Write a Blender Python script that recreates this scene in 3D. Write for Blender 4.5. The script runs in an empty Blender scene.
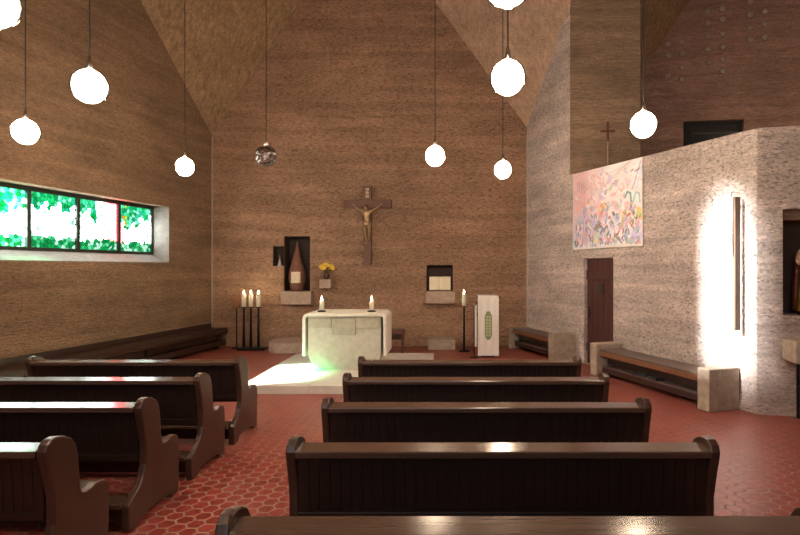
import bpy, bmesh, math, random
from mathutils import Vector, Matrix
random.seed(7)
S = bpy.context.scene
COL = S.collection
PI = math.pi

# ------------------------------------------------------------------ materials
def nt(name):
    m = bpy.data.materials.new(name); m.use_nodes = True
    t = m.node_tree
    return m, t, t.nodes['Principled BSDF'], t.nodes['Material Output']

def L(t, a, b): t.links.new(a, b)

def N(t, kind, **kw):
    n = t.nodes.new(kind)
    for k, v in kw.items(): setattr(n, k, v)
    return n

def simple(name, col, rough=.6, metal=0, coat=0, spec=.5):
    m, t, b, o = nt(name)
    b.inputs['Base Color'].default_value = (*col, 1)
    b.inputs['Roughness'].default_value = rough
    b.inputs['Metallic'].default_value = metal
    b.inputs['Coat Weight'].default_value = coat
    b.inputs['Specular IOR Level'].default_value = spec
    return m

def noisy(name, c1, c2, rough=.8, scale=(6, 6, 6), detail=6, bump=.3, bdist=.01, bscale=None, spec=.3, contrast=(.35, .65), metal=0, coat=0, c3=None):
    """two-tone noise colour and a noise bump, both in world metres"""
    m, t, b, o = nt(name)
    g = N(t, 'ShaderNodeNewGeometry')
    mp = N(t, 'ShaderNodeMapping'); mp.inputs['Scale'].default_value = scale
    L(t, g.outputs['Position'], mp.inputs['Vector'])
    n1 = N(t, 'ShaderNodeTexNoise'); n1.inputs['Scale'].default_value = 1; n1.inputs['Detail'].default_value = detail; n1.inputs['Roughness'].default_value = .65
    L(t, mp.outputs[0], n1.inputs['Vector'])
    r = N(t, 'ShaderNodeValToRGB')
    r.color_ramp.elements[0].position = contrast[0]; r.color_ramp.elements[0].color = (*c1, 1)
    r.color_ramp.elements[1].position = contrast[1]; r.color_ramp.elements[1].color = (*c2, 1)
    L(t, n1.outputs['Fac'], r.inputs['Fac'])
    L(t, r.outputs['Color'], b.inputs['Base Color'])
    mp2 = N(t, 'ShaderNodeMapping'); mp2.inputs['Scale'].default_value = bscale or scale
    L(t, g.outputs['Position'], mp2.inputs['Vector'])
    n2 = N(t, 'ShaderNodeTexNoise'); n2.inputs['Scale'].default_value = 1; n2.inputs['Detail'].default_value = 4
    L(t, mp2.outputs[0], n2.inputs['Vector'])
    bp = N(t, 'ShaderNodeBump'); bp.inputs['Strength'].default_value = bump; bp.inputs['Distance'].default_value = bdist
    L(t, n2.outputs['Fac'], bp.inputs['Height'])
    L(t, bp.outputs[0], b.inputs['Normal'])
    b.inputs['Roughness'].default_value = rough
    b.inputs['Specular IOR Level'].default_value = spec
    b.inputs['Metallic'].default_value = metal
    b.inputs['Coat Weight'].default_value = coat
    return m

def concrete(name, base, streak=(9, 9, 55), blotch=.9, pit=0., dark=.62, light=1.22, bump=.6, band=True, pscale=(26, 26, 44)):
    """raw concrete: combed streaks, blotches, pour bands and pits"""
    m, t, b, o = nt(name)
    g = N(t, 'ShaderNodeNewGeometry')
    def noise(scale, detail, rough=.6):
        mp = N(t, 'ShaderNodeMapping'); mp.inputs['Scale'].default_value = scale
        L(t, g.outputs['Position'], mp.inputs['Vector'])
        n = N(t, 'ShaderNodeTexNoise'); n.inputs['Scale'].default_value = 1
        n.inputs['Detail'].default_value = detail; n.inputs['Roughness'].default_value = rough
        L(t, mp.outputs[0], n.inputs['Vector']); return n.outputs['Fac']
    def rng(v, a, bb, c, d):
        n = N(t, 'ShaderNodeMapRange'); L(t, v, n.inputs['Value'])
        for i, x in zip(('From Min', 'From Max', 'To Min', 'To Max'), (a, bb, c, d)): n.inputs[i].default_value = x
        return n.outputs['Result']
    def mul(a, bb):
        n = N(t, 'ShaderNodeMath', operation='MULTIPLY'); L(t, a, n.inputs[0]); L(t, bb, n.inputs[1]); return n.outputs[0]
    st = noise(streak, 5, .7)
    bl = noise((blotch, blotch, blotch * 1.6), 4)
    fine = noise((21, 21, 44), 4, .75)
    f = mul(rng(st, .3, .7, dark, light), rng(bl, .3, .7, .8, 1.18))
    f = mul(f, rng(fine, .34, .66, .74, 1.22))
    if band:
        bd = noise((.35, .35, 5.), 2)
        f = mul(f, rng(bd, .42, .6, .86, 1.08))
    h = N(t, 'ShaderNodeMath', operation='ADD'); L(t, st, h.inputs[0]); L(t, fine, h.inputs[1])
    hh = h.outputs[0]
    if pit:
        pn = noise(pscale, 4, .7)
        p = rng(pn, .30, .44, 1 - pit, 1.0)
        f = mul(f, p)
        h2 = N(t, 'ShaderNodeMath', operation='ADD'); L(t, hh, h2.inputs[0]); L(t, p, h2.inputs[1]); hh = h2.outputs[0]
    c = N(t, 'ShaderNodeVectorMath', operation='SCALE'); c.inputs[0].default_value = base; L(t, f, c.inputs['Scale'])
    L(t, c.outputs[0], b.inputs['Base Color'])
    bp = N(t, 'ShaderNodeBump'); bp.inputs['Strength'].default_value = bump; bp.inputs['Distance'].default_value = .035
    L(t, hh, bp.inputs['Height']); L(t, bp.outputs[0], b.inputs['Normal'])
    b.inputs['Roughness'].default_value = .88; b.inputs['Specular IOR Level'].default_value = .25
    return m

def hex_floor(name, size, c1, c2, grout):
    m, t, b, o = nt(name)
    g = N(t, 'ShaderNodeNewGeometry')
    sp = N(t, 'ShaderNodeSeparateXYZ'); L(t, g.outputs['Position'], sp.inputs[0])
    cb = N(t, 'ShaderNodeCombineXYZ'); L(t, sp.outputs['Y'], cb.inputs['X']); L(t, sp.outputs['X'], cb.inputs['Y'])
    def vm(op, a, bb=None, sc=None):
        n = N(t, 'ShaderNodeVectorMath', operation=op)
        for i, x in enumerate((a, bb)):
            if x is None: continue
            if isinstance(x, tuple): n.inputs[i].default_value = x
            else: L(t, x, n.inputs[i])
        if sc is not None: n.inputs['Scale'].default_value = sc
        return n
    q = vm('SCALE', cb.outputs[0], sc=1 / size).outputs[0]
    q = vm('ADD', q, (1000., 1000 * 1.7320508, 0)).outputs[0]
    s = (1, 1.7320508, 1); hs = (.5, .8660254, 0)
    a = vm('SUBTRACT', vm('MODULO', q, s).outputs[0], hs).outputs[0]
    bb = vm('SUBTRACT', vm('MODULO', vm('SUBTRACT', q, hs).outputs[0], s).outputs[0], hs).outputs[0]
    la = vm('LENGTH', a).outputs['Value']; lb = vm('LENGTH', bb).outputs['Value']
    lt = N(t, 'ShaderNodeMath', operation='LESS_THAN'); L(t, la, lt.inputs[0]); L(t, lb, lt.inputs[1])
    mx = N(t, 'ShaderNodeMix', data_type='VECTOR'); L(t, lt.outputs[0], mx.inputs['Factor']); L(t, bb, mx.inputs[4]); L(t, a, mx.inputs[5])
    gv = mx.outputs[1]
    ab = vm('ABSOLUTE', gv).outputs[0]
    sx = N(t, 'ShaderNodeSeparateXYZ'); L(t, ab, sx.inputs[0])
    dt = vm('DOT_PRODUCT', ab, (.5, .8660254, 0)).outputs['Value']
    d = N(t, 'ShaderNodeMath', operation='MAXIMUM'); L(t, sx.outputs['X'], d.inputs[0]); L(t, dt, d.inputs[1])
    gr = N(t, 'ShaderNodeMapRange'); L(t, d.outputs[0], gr.inputs['Value'])
    gr.inputs['From Min'].default_value = .415; gr.inputs['From Max'].default_value = .455
    idv = vm('SUBTRACT', q, gv).outputs[0]
    wn = N(t, 'ShaderNodeTexWhiteNoise', noise_dimensions='2D'); 
    sn = vm('SNAP', vm('ADD', idv, (.1, .1, 0)).outputs[0], (.25, .25, .25)).outputs[0]
    L(t, sn, wn.inputs['Vector'])
    nz = N(t, 'ShaderNodeTexNoise'); nz.inputs['Scale'].default_value = 1.3; nz.inputs['Detail'].default_value = 5
    L(t, g.outputs['Position'], nz.inputs['Vector'])
    av = N(t, 'ShaderNodeMath', operation='MULTIPLY_ADD'); L(t, nz.outputs['Fac'], av.inputs[0]); av.inputs[1].default_value = .9
    hv = N(t, 'ShaderNodeMath', operation='MULTIPLY_ADD'); L(t, wn.outputs['Value'], hv.inputs[0]); hv.inputs[1].default_value = .55; hv.inputs[2].default_value = -.25
    L(t, hv.outputs[0], av.inputs[2])
    tc = N(t, 'ShaderNodeMix', data_type='RGBA'); L(t, av.outputs[0], tc.inputs['Factor'])
    tc.inputs[6].default_value = (*c1, 1); tc.inputs[7].default_value = (*c2, 1)
    fc = N(t, 'ShaderNodeMix', data_type='RGBA'); L(t, gr.outputs[0], fc.inputs['Factor'])
    L(t, tc.outputs[2], fc.inputs[6]); fc.inputs[7].default_value = (*grout, 1)
    L(t, fc.outputs[2], b.inputs['Base Color'])
    rr = N(t, 'ShaderNodeMapRange'); L(t, gr.outputs[0], rr.inputs['Value']); b.inputs['Specular IOR Level'].default_value = .4; rr.inputs['To Min'].default_value = .38; rr.inputs['To Max'].default_value = .75
    L(t, rr.outputs[0], b.inputs['Roughness'])
    bp = N(t, 'ShaderNodeBump'); bp.inputs['Strength'].default_value = .22; bp.inputs['Distance'].default_value = .004; bp.invert = True
    L(t, gr.outputs[0], bp.inputs['Height']); L(t, bp.outputs[0], b.inputs['Normal'])
    return m

def wood(name, c1, c2, rough=.3, grain=(2, 40, 40), bump=.08, spec=.5):
    m = noisy(name, c1, c2, rough, grain, 5, bump, .004, None, spec, (.3, .7))
    return m

def emit(name, col, strength):
    m, t, b, o = nt(name); t.nodes.remove(b)
    e = N(t, 'ShaderNodeEmission'); e.inputs[0].default_value = (*col, 1); e.inputs[1].default_value = strength
    L(t, e.outputs[0], o.inputs[0]); return m

WALL = concrete('raw_concrete_brown', (.315, .203, .128), streak=(9, 9, 46), pit=.35, bump=.9, dark=.66, light=1.2, pscale=(11, 11, 40))
WALLB = concrete('raw_concrete_back', (.47, .29, .192), streak=(10, 10, 42), pit=.5, bump=1.0, dark=.62, light=1.25, pscale=(13, 13, 36))
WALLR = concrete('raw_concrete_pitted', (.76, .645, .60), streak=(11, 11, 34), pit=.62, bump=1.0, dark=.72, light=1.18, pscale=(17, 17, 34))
CEILR = concrete('board_marked_concrete_pink', (.44, .30, .215), streak=(13, 13, .9), bump=.5, dark=.72, band=False)
CEIL = concrete('board_marked_concrete', (.33, .22, .13), streak=(13, 13, .9), bump=.5, dark=.55, band=False)
GALL = concrete('gallery_concrete', (.38, .235, .19), streak=(5, 5, 34), bump=.5)
TOWER = concrete('tower_concrete', (.33, .23, .16), streak=(5, 5, 34), bump=.5)
WSILL = noisy('lit_window_reveal', (.22, .195, .18), (.30, .265, .25), .85, (9, 9, 9), bump=.3)  # paler skin over the wall concrete, makes sill and far reveal look lit
SILLC = noisy('smooth_sill_concrete', (.44, .40, .38), (.58, .53, .50), .85, (9, 9, 9), bump=.3)
BLOCK = noisy('cast_concrete_block', (.32, .26, .21), (.45, .38, .31), .85, (12, 12, 12), bump=.4, bscale=(60, 60, 60))
LEDGE = noisy('ledge_concrete', (.34, .25, .20), (.46, .35, .29), .85, (12, 12, 12), bump=.4, bscale=(60, 60, 60))
FLOOR = hex_floor('red_hexagon_tiles', .122, (.19, .024, .018), (.33, .05, .038), (.33, .20, .162))
SLAB = noisy('pale_stone_slab', (.64, .61, .56), (.74, .71, .66), .5, (5, 5, 5), bump=.1)
ALTAR = noisy('altar_stone', (.46, .44, .37), (.56, .54, .46), .7, (10, 10, 10), bump=.15)
ALTARD = noisy('altar_relief_stone', (.38, .355, .28), (.48, .45, .36), .7, (10, 10, 10), bump=.15)
MENSA = noisy('mensa_stone', (.68, .65, .58), (.78, .75, .68), .6, (10, 10, 10), bump=.1)
PEW = wood('dark_pew_wood', (.013, .006, .005), (.024, .011, .008), .4, (3, 26, 60))
LEDGEW = wood('pew_ledge_varnish', (.062, .034, .025), (.095, .055, .04), .16, (1.5, 30, 30), 0.0, .8)
ENDW = wood('pew_end_varnish', (.042, .020, .013), (.07, .034, .023), .32, (30, 6, 6), .03)
DARKW = wood('dark_bench_wood', (.028, .013, .010), (.05, .024, .018), .35)
BENCHTOP = wood('bench_top_wood', (.09, .062, .055), (.14, .10, .09), .34)
BENCHRAIL = wood('bench_rail_wood', (.16, .065, .03), (.25, .115, .055), .42)
CROSSW = wood('cross_wood', (.10, .040, .025), (.15, .062, .038), .5)
DOORW = wood('door_wood', (.045, .014, .012), (.085, .028, .024), .5, (20, 20, 2))
BOARDW = wood('board_wood', (.14, .085, .06), (.22, .145, .10), .5, (20, 20, 2))
BLACK = simple('black_iron', (.012, .011, .011), .45, .6)
STEEL = simple('bright_steel', (.6, .58, .55), .25, 1)
BRONZE = noisy('gilt_bronze', (.30, .20, .10), (.52, .38, .22), .42, (30, 30, 30), bump=.2, metal=.7)
TABER = noisy('tabernacle_copper', (.17, .075, .055), (.26, .125, .09), .5, (14, 14, 6), bump=.2, metal=.3)
PLAQ = noisy('gilt_plaque', (.66, .55, .38), (.82, .74, .60), .5, (40, 40, 40), bump=.5)
WAX = simple('candle_wax', (.86, .80, .68), .5)
WAX.node_tree.nodes['Principled BSDF'].inputs['Subsurface Weight'].default_value = .3
PAPER = simple('book_paper', (.88, .79, .60), .8)
CLOTHW = noisy('white_linen', (.72, .69, .66), (.80, .77, .74), .85, (40, 40, 40), bump=.2, bscale=(300, 300, 300))
GREEN = simple('green_embroidery', (.24, .31, .17), .8)
GREENL = simple('pale_green_embroidery', (.42, .48, .30), .8)
YEL = simple('yellow_petals', (.92, .66, .10), .7)
LEAF = simple('dull_leaves', (.10, .09, .03), .7)
VASE = simple('dark_glazed_vase', (.06, .02, .02), .3)
GREYF = simple('dark_window_frame', (.02, .03, .025), .4)
CORD = simple('black_cable', (.015, .013, .012), .6)
GOLD = simple('gold_paint', (.60, .36, .07), .35, .8)
ROBE = simple('dark_red_paint', (.14, .03, .025), .5)
SKIN = simple('painted_skin', (.52, .33, .23), .5)
INK = simple('dark_lettering', (.05, .02, .015), .7)
PLATEW = simple('pale_titulus', (.62, .48, .34), .6)
WHITEP = simple('white_porcelain', (.5, .46, .42), .4)
BOOKC = simple('dark_blue_book_cover', (.03, .035, .05), .5)
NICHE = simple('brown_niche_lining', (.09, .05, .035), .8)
BULB = emit('lamp_bulb_glow', (1, .775, .56), 122)
FLAME = emit('candle_flame_glow', (1, .74, .40), 160)

def glass_mat(name, tint=(1, 1, 1), ior=1.45, rough=.02, bumpy=0):
    m, t, b, o = nt(name); t.nodes.remove(b)
    fr = N(t, 'ShaderNodeFresnel'); fr.inputs['IOR'].default_value = ior
    tr = N(t, 'ShaderNodeBsdfTransparent'); tr.inputs[0].default_value = (*tint, 1)
    gl = N(t, 'ShaderNodeBsdfGlossy'); gl.inputs['Roughness'].default_value = rough
    if bumpy:
        g = N(t, 'ShaderNodeNewGeometry')
        v = N(t, 'ShaderNodeTexVoronoi'); v.inputs['Scale'].default_value = 26
        L(t, g.outputs['Position'], v.inputs['Vector'])
        bp = N(t, 'ShaderNodeBump'); bp.inputs['Strength'].default_value = bumpy; bp.inputs['Distance'].default_value = .03
        L(t, v.outputs['Distance'], bp.inputs['Height'])
        L(t, bp.outputs[0], gl.inputs['Normal']); L(t, bp.outputs[0], fr.inputs['Normal'])
    mx = N(t, 'ShaderNodeMixShader'); L(t, fr.outputs[0], mx.inputs[0]); L(t, tr.outputs[0], mx.inputs[1]); L(t, gl.outputs[0], mx.inputs[2])
    L(t, mx.outputs[0], o.inputs[0]); return m
GLOBE = glass_mat('clear_globe_glass', (.97, .95, .92), 1.5, .05, .04)
GLOBEU = glass_mat('crackled_globe_glass', (.90, .86, .86), 1.9, .05, .8)

def attr_mat(name, kind):
    m, t, b, o = nt(name)
    a = N(t, 'ShaderNodeVertexColor'); a.layer_name = 'Col'
    if kind == 'paint':
        L(t, a.outputs[0], b.inputs['Base Color']); b.inputs['Roughness'].default_value = .8
    else:
        t.nodes.remove(b)
        if kind == 'half':
            e = N(t, 'ShaderNodeEmission'); L(t, a.outputs[0], e.inputs[0]); e.inputs[1].default_value = .9
            mi = N(t, 'ShaderNodeVectorMath', operation='MINIMUM'); L(t, a.outputs[0], mi.inputs[0]); mi.inputs[1].default_value = (.95, .95, .95)
            ad0 = N(t, 'ShaderNodeVectorMath', operation='ADD'); L(t, a.outputs[0], ad0.inputs[0]); ad0.inputs[1].default_value = (.12, .28, .14); L(t, ad0.outputs[0], mi.inputs[0])
            tr = N(t, 'ShaderNodeBsdfTransparent'); L(t, mi.outputs[0], tr.inputs[0])
            ad = N(t, 'ShaderNodeAddShader'); L(t, e.outputs[0], ad.inputs[0]); L(t, tr.outputs[0], ad.inputs[1])
            L(t, ad.outputs[0], o.inputs[0])
        elif kind == 'lit':
            e = N(t, 'ShaderNodeEmission'); L(t, a.outputs[0], e.inputs[0]); e.inputs[1].default_value = 1.0
            gl = N(t, 'ShaderNodeBsdfGlossy'); gl.inputs['Roughness'].default_value = .2; gl.inputs[0].default_value = (.04, .04, .04, 1)
            ad = N(t, 'ShaderNodeAddShader'); L(t, e.outputs[0], ad.inputs[0]); L(t, gl.outputs[0], ad.inputs[1])
            L(t, ad.outputs[0], o.inputs[0])
        else:
            tr = N(t, 'ShaderNodeBsdfTransparent'); L(t, a.outputs[0], tr.inputs[0]); L(t, tr.outputs[0], o.inputs[0])
    return m
LITGLASS = attr_mat('stained_glass_lit', 'lit')  # emission in the pane colours stands in for daylight behind the glass
CLEARGLASS = attr_mat('stained_glass_clear', 'clear')  # unseen pane made clear, green-edged, to cast the platform's light patch
HALFGLASS = attr_mat('stained_glass_sun_pass', 'half')  # glowing pane that also passes sun, widening the platform's light patch
PAINT = attr_mat('banner_paint', 'paint')

# ------------------------------------------------------------------ mesh helpers
def new(): return bmesh.new()

def obj(name, bm, mat, parent=None, smooth=False, bevel=0, seg=2, weld=True):
    if weld: bmesh.ops.remove_doubles(bm, verts=bm.verts, dist=1e-5)
    bmesh.ops.recalc_face_normals(bm, faces=bm.faces)
    me = bpy.data.meshes.new(name); bm.to_mesh(me); bm.free()
    if mat: me.materials.append(mat)
    if smooth:
        for p in me.polygons: p.use_smooth = True
    o = bpy.data.objects.new(name, me); COL.objects.link(o)
    if parent: o.parent = parent
    if bevel:
        mod = o.modifiers.new('edge', 'BEVEL'); mod.width = bevel; mod.segments = seg; mod.limit_method = 'ANGLE'; mod.angle_limit = math.radians(35)
    return o

def box(bm, x0, x1, y0, y1, z0, z1, M=None):
    v = [bm.verts.new((x, y, z)) for x in (x0, x1) for y in (y0, y1) for z in (z0, z1)]
    for f in ((0, 1, 3, 2), (4, 6, 7, 5), (0, 4, 5, 1), (2, 3, 7, 6), (0, 2, 6, 4), (1, 5, 7, 3)):
        bm.faces.new([v[i] for i in f])
    if M is not None: bmesh.ops.transform(bm, matrix=M, verts=v)
    return v

def prism(bm, pts, h0, h1, axis='z'):
    """extrude polygon pts (2D): axis x -> pts are (y,z); y -> (x,z); z -> (x,y)"""
    def P(p, h): return {'x': (h, p[0], p[1]), 'y': (p[0], h, p[1]), 'z': (p[0], p[1], h)}[axis]
    a = [bm.verts.new(P(p, h0)) for p in pts]; b = [bm.verts.new(P(p, h1)) for p in pts]
    bm.faces.new(a); bm.faces.new(b[::-1])
    n = len(pts)
    for i in range(n): bm.faces.new((a[i], b[i], b[(i + 1) % n], a[(i + 1) % n]))

def lathe(bm, prof, n=24, c=(0, 0, 0), cap=True):
    rings = []
    for r, z in prof:
        rings.append([bm.verts.new((c[0] + r * math.cos(2 * PI * k / n), c[1] + r * math.sin(2 * PI * k / n), c[2] + z)) for k in range(n)])
    for a, b in zip(rings, rings[1:]):
        for k in range(n): bm.faces.new((a[k], a[(k + 1) % n], b[(k + 1) % n], b[k]))
    if cap:
        bm.faces.new(rings[0][::-1]); bm.faces.new(rings[-1])

def tube(bm, pts, r, n=10):
    pts = [Vector(p) for p in pts]; rings = []
    for i, p in enumerate(pts):
        d = (pts[min(i + 1, len(pts) - 1)] - pts[max(i - 1, 0)]).normalized()
        u = d.orthogonal().normalized(); w = d.cross(u)
        rr = r[i] if isinstance(r, (list, tuple)) else r
        rings.append([bm.verts.new(p + rr * (math.cos(2 * PI * k / n) * u + math.sin(2 * PI * k / n) * w)) for k in range(n)])
    for a, b in zip(rings, rings[1:]):
        for k in range(n): bm.faces.new((a[k], a[(k + 1) % n], b[(k + 1) % n], b[k]))
    bm.faces.new(rings[0][::-1]); bm.faces.new(rings[-1])

def sphere(bm, c, r, u=24, v=16, sc=(1, 1, 1)):
    bmesh.ops.create_uvsphere(bm, u_segments=u, v_segments=v, radius=r, matrix=Matrix.Translation(c) @ Matrix.Diagonal((*sc, 1)))

def tag(o, label=None, cat=None, group=None, kind=None):
    if label: o['label'] = label
    if cat: o['category'] = cat
    if group: o['group'] = group
    if kind: o['kind'] = kind
    return o

def thing(name, loc, rz=0, label=None, cat=None, group=None):
    o = bpy.data.objects.new(name, None); COL.objects.link(o)
    o.location = loc; o.rotation_euler = (0, 0, rz); o.empty_display_size = .1
    return tag(o, label, cat, group)

def dup(root, loc, rz, label, group=None):
    def cp(o, parent):
        c = o.copy(); COL.objects.link(c); c.parent = parent
        for ch in list(o.children): cp(ch, c)
        return c
    r = cp(root, None); r.location = loc; r.rotation_euler = (0, 0, rz); r['label'] = label
    if group: r['group'] = group
    return r

def struct(o): o['kind'] = 'structure'; return o

def wall(name, A, B, out, z0, z1, thick, holes, mat, z1b=None, z0b=None):
    """slab from A to B (front face on the room side), thickness towards `out`.
    holes: (s0, s1, za, zb, depth, za_inner, zb_inner); depth >= thick goes through"""
    A, B, out = Vector((*A, 0)), Vector((*B, 0)), Vector((*out, 0)).normalized()
    ln = (B - A).length; d = (B - A) / ln
    z1b = z1 if z1b is None else z1b; z0b = z0 if z0b is None else z0b
    bm = new()
    def P(s, t, z):
        k = s / ln
        if abs(z - z1) < 1e-6: z = z1 + (z1b - z1) * k
        elif abs(z - z0) < 1e-6: z = z0 + (z0b - z0) * k
        p = A + d * s + out * t
        return bm.verts.new((p.x, p.y, z))
    ss = sorted({0, ln, *[h[0] for h in holes], *[h[1] for h in holes]})
    zs = sorted({z0, z1, *[h[2] for h in holes], *[h[3] for h in holes]})
    for i in range(len(ss) - 1):
        for j in range(len(zs) - 1):
            sm, zm = (ss[i] + ss[i + 1]) / 2, (zs[j] + zs[j + 1]) / 2
            hit = [h for h in holes if h[0] < sm < h[1] and h[2] < zm < h[3]]
            if not hit:
                bm.faces.new([P(ss[i], 0, zs[j]), P(ss[i + 1], 0, zs[j]), P(ss[i + 1], 0, zs[j + 1]), P(ss[i], 0, zs[j + 1])])
            if not (hit and hit[0][4] >= thick):
                bm.faces.new([P(ss[i], thick, zs[j]), P(ss[i], thick, zs[j + 1]), P(ss[i + 1], thick, zs[j + 1]), P(ss[i + 1], thick, zs[j])])
    for h in holes:
        s0, s1, a, b, dep = h[:5]; ai, bi = (h[5], h[6]) if len(h) > 5 else (a, b)
        dep = min(dep, thick)
        F = [(s0, 0, a), (s1, 0, a), (s1, 0, b), (s0, 0, b)]
        K = [(s0, dep, ai), (s1, dep, ai), (s1, dep, bi), (s0, dep, bi)]
        for k in range(4):
            bm.faces.new([P(*F[k]), P(*F[(k + 1) % 4]), P(*K[(k + 1) % 4]), P(*K[k])])
        if dep < thick: bm.faces.new([P(*q) for q in K])
    for s in (0, ln): bm.faces.new([P(s, 0, z0), P(s, thick, z0), P(s, thick, z1), P(s, 0, z1)])
    for z in (z0, z1): bm.faces.new([P(0, 0, z), P(ln, 0, z), P(ln, thick, z), P(0, thick, z)])
    return struct(obj(name, bm, mat))

def frame_matrix(A, d, out):
    """local (s, depth out of the room, z) -> world"""
    d = Vector((*d, 0)).normalized(); o = Vector((*out, 0)).normalized()
    M = Matrix.Identity(4)
    M.col[0][:3] = d; M.col[1][:3] = o; M.col[3][:3] = (A[0], A[1], 0)
    return M

# ------------------------------------------------------------------ the shell
YB = 12.5
H = 10.5
CL = (-5.464, YB)                       # left rear corner
LD = Vector((.158, .9874)).normalized()  # left wall, towards the altar
LOUT = (-.9874, .158)
LA = (CL[0] - .158 / .9874 * 15.7, -3.2)  # start of the left wall behind the camera
CR = (1.923, YB); EDGE = (3.93, 6.712)
RD = (Vector(EDGE) - Vector(CR)).normalized()
ROUT = (-RD.y, RD.x)
FD = Vector((.9726, -.2326)).normalized(); FOUT = (.2326, .9726)

bm = new(); box(bm, -9, 11, -4, 14.5, -.3, 0); struct(obj('floor', bm, FLOOR))
bm = new(); box(bm, -9, 11, -4, 14.5, H, H + .3); struct(obj('ceiling', bm, CEIL))

# back wall with its three niches
wall('wall_back', (-6.4, YB), (2.6, YB), (0, 1), 0, H, .6, [
    (-3.776 + 6.4, -3.166 + 6.4, 1.299, 2.589, .42),
    (-4.04 + 6.4, -3.776 + 6.4, 1.885, 2.354, .25),
    (-.434 + 6.4, .188 + 6.4, 1.299, 1.909, .34)], WALLB)

NICHED = simple('niche_shade_lining', (.045, .026, .02), .8)  # dark lining added to deepen the shade inside the back wall niches
def shade_lining(i, x0, x1, z0, z1, dep):
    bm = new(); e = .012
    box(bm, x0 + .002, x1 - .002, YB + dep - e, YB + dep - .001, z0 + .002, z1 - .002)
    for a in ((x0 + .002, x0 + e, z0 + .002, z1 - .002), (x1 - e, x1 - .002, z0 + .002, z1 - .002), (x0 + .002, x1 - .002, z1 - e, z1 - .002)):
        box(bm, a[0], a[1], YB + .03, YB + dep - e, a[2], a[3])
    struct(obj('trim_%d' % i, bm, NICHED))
shade_lining(2, -3.776, -3.166, 1.299, 2.589, .42); shade_lining(3, -4.04, -3.776, 1.885, 2.354, .25); shade_lining(4, -.434, .188, 1.299, 1.909, .34)
# left wall: long low stained glass window, slit window high up (both real openings)
def ls(y): return (y - LA[1]) / LD.y      # distance along the left wall at depth y
wl = wall('wall_left', LA, CL, LOUT, 0, H, .5, [
    (ls(5.35), ls(11.02), 1.95, 3.10, .5, 2.16, 3.13),
    (ls(3.50), ls(4.18), 7.1, 9.8, .5)], WALL)
# right wall under the gallery, with the door recess
wall('wall_right', CR, EDGE, ROUT, 0, 3.765, .35, [(2.343, 3.234, 0.001, 2.028, .11)], WALLR, z1b=3.607)
k = 1.837 / 6.126
wall('wall_right_upper', CR, (CR[0] + RD.x * 1.837, CR[1] + RD.y * 1.837), ROUT, 3.765, H, .35, [], WALLR, z0b=3.765 - .158 * k)
FE = (EDGE[0] + FD.x * 3.2, EDGE[1] + FD.y * 3.2)
wall('wall_facet', EDGE, FE, FOUT, 0, 3.607, .5, [(.289, 1.25, 1.25, 2.58, .42)], WALLR)
wall('wall_side', FE, (FE[0], -3.2), (1, 0), 0, H, .4, [], WALL)
wall('wall_gallery_side', (10.2, 13.6), (10.2, 5.6), (1, 0), 0, H, .4, [], GALL)
wall('wall_gallery_front', (FE[0] - .05, FE[1]), (10.4, FE[1]), (0, -1), 0, H, .3, [], GALL)
wall('wall_rear', (-9, -3.2), (8, -3.2), (0, -1), 0, H, .5, [(6.2, 10.2, 2.6, 6.2, .5)], WALL)  # unseen rear opening added for the soft fill light
# tower block and the wall behind the gallery
TX0, TX1, TY = 2.526, 3.945, 10.765
bm = new(); box(bm, TX0, TX1, TY, 13.8, 0, H); struct(obj('wall_tower', bm, TOWER))
GA, GB = (3.8, 13.35), (10.3, 12.3)
GD = (Vector(GB) - Vector(GA)).normalized(); GOUT = (-GD.y, GD.x)
wg = wall('wall_gallery', GA, GB, GOUT, 0, H, .4, [(2.05, 3.43, 3.9, 5.42, .25)], GALL)
bm = new(); prism(bm, [(TX1 - .02, TY - .3), (3.0, 10.0), (4.2, 6.75), (FE[0], FE[1] + .3), (10.2, 6.2), (10.2, 13.2), (TX1 - .02, 13.3)], 2.45, 2.65)
struct(obj('floor_gallery', bm, TOWER))
# sloping soffit over the gallery
bm = new()
P4 = [(3.9, 13.4, 5.15), (6.85, 12.85, 9.7), (5.0, 10.5, 9.7), (3.9, 10.5, 8.0)]
for dz in (0,):
    a = [bm.verts.new(p) for p in P4]; b = [bm.verts.new((p[0] - .15, p[1] + .05, p[2] + .2)) for p in P4]
    bm.faces.new(a); bm.faces.new(b[::-1])
    for i in range(4): bm.faces.new((a[i], b[i], b[(i + 1) % 4], a[(i + 1) % 4]))
struct(obj('ceiling_gallery', bm, CEIL))
# triangular roof facets in the two rear corners
def facet(name, P, Q, R, off, mat):
    P, Q, R = Vector(P), Vector(Q), Vector(R)
    Q2 = P + (Q - P) * ((H + .1 - P.z) / (Q.z - P.z)); R2 = P + (R - P) * ((H + .1 - P.z) / (R.z - P.z))
    bm = new(); t = [P, Q2, R2]
    a = [bm.verts.new(p) for p in t]; b = [bm.verts.new(p + Vector(off)) for p in t]
    bm.faces.new(a); bm.faces.new(b[::-1])
    for i in range(3): bm.faces.new((a[i], b[i], b[(i + 1) % 3], a[(i + 1) % 3]))
    struct(obj(name, bm, mat)); return P, Q2, R2
FL = facet('ceiling_facet_left', (-5.464, YB, 4.957), (-3.33, YB, 8.12), (-5.83, 10.2, 6.97), (-.2, .2, .2), CEIL)
FR = facet('ceiling_facet_right', (1.923, YB, 5.13), (-.258, YB, 8.12), (2.526, 10.765, 7.19), (.2, .2, .2), CEILR)
def ceil_at(x, y):
    z = H
    for P, Q, R in (FL, FR):
        n = (Q - P).cross(R - P)
        zz = P.z - (n.x * (x - P.x) + n.y * (y - P.y)) / n.z
        z = min(z, zz)
    return z

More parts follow.
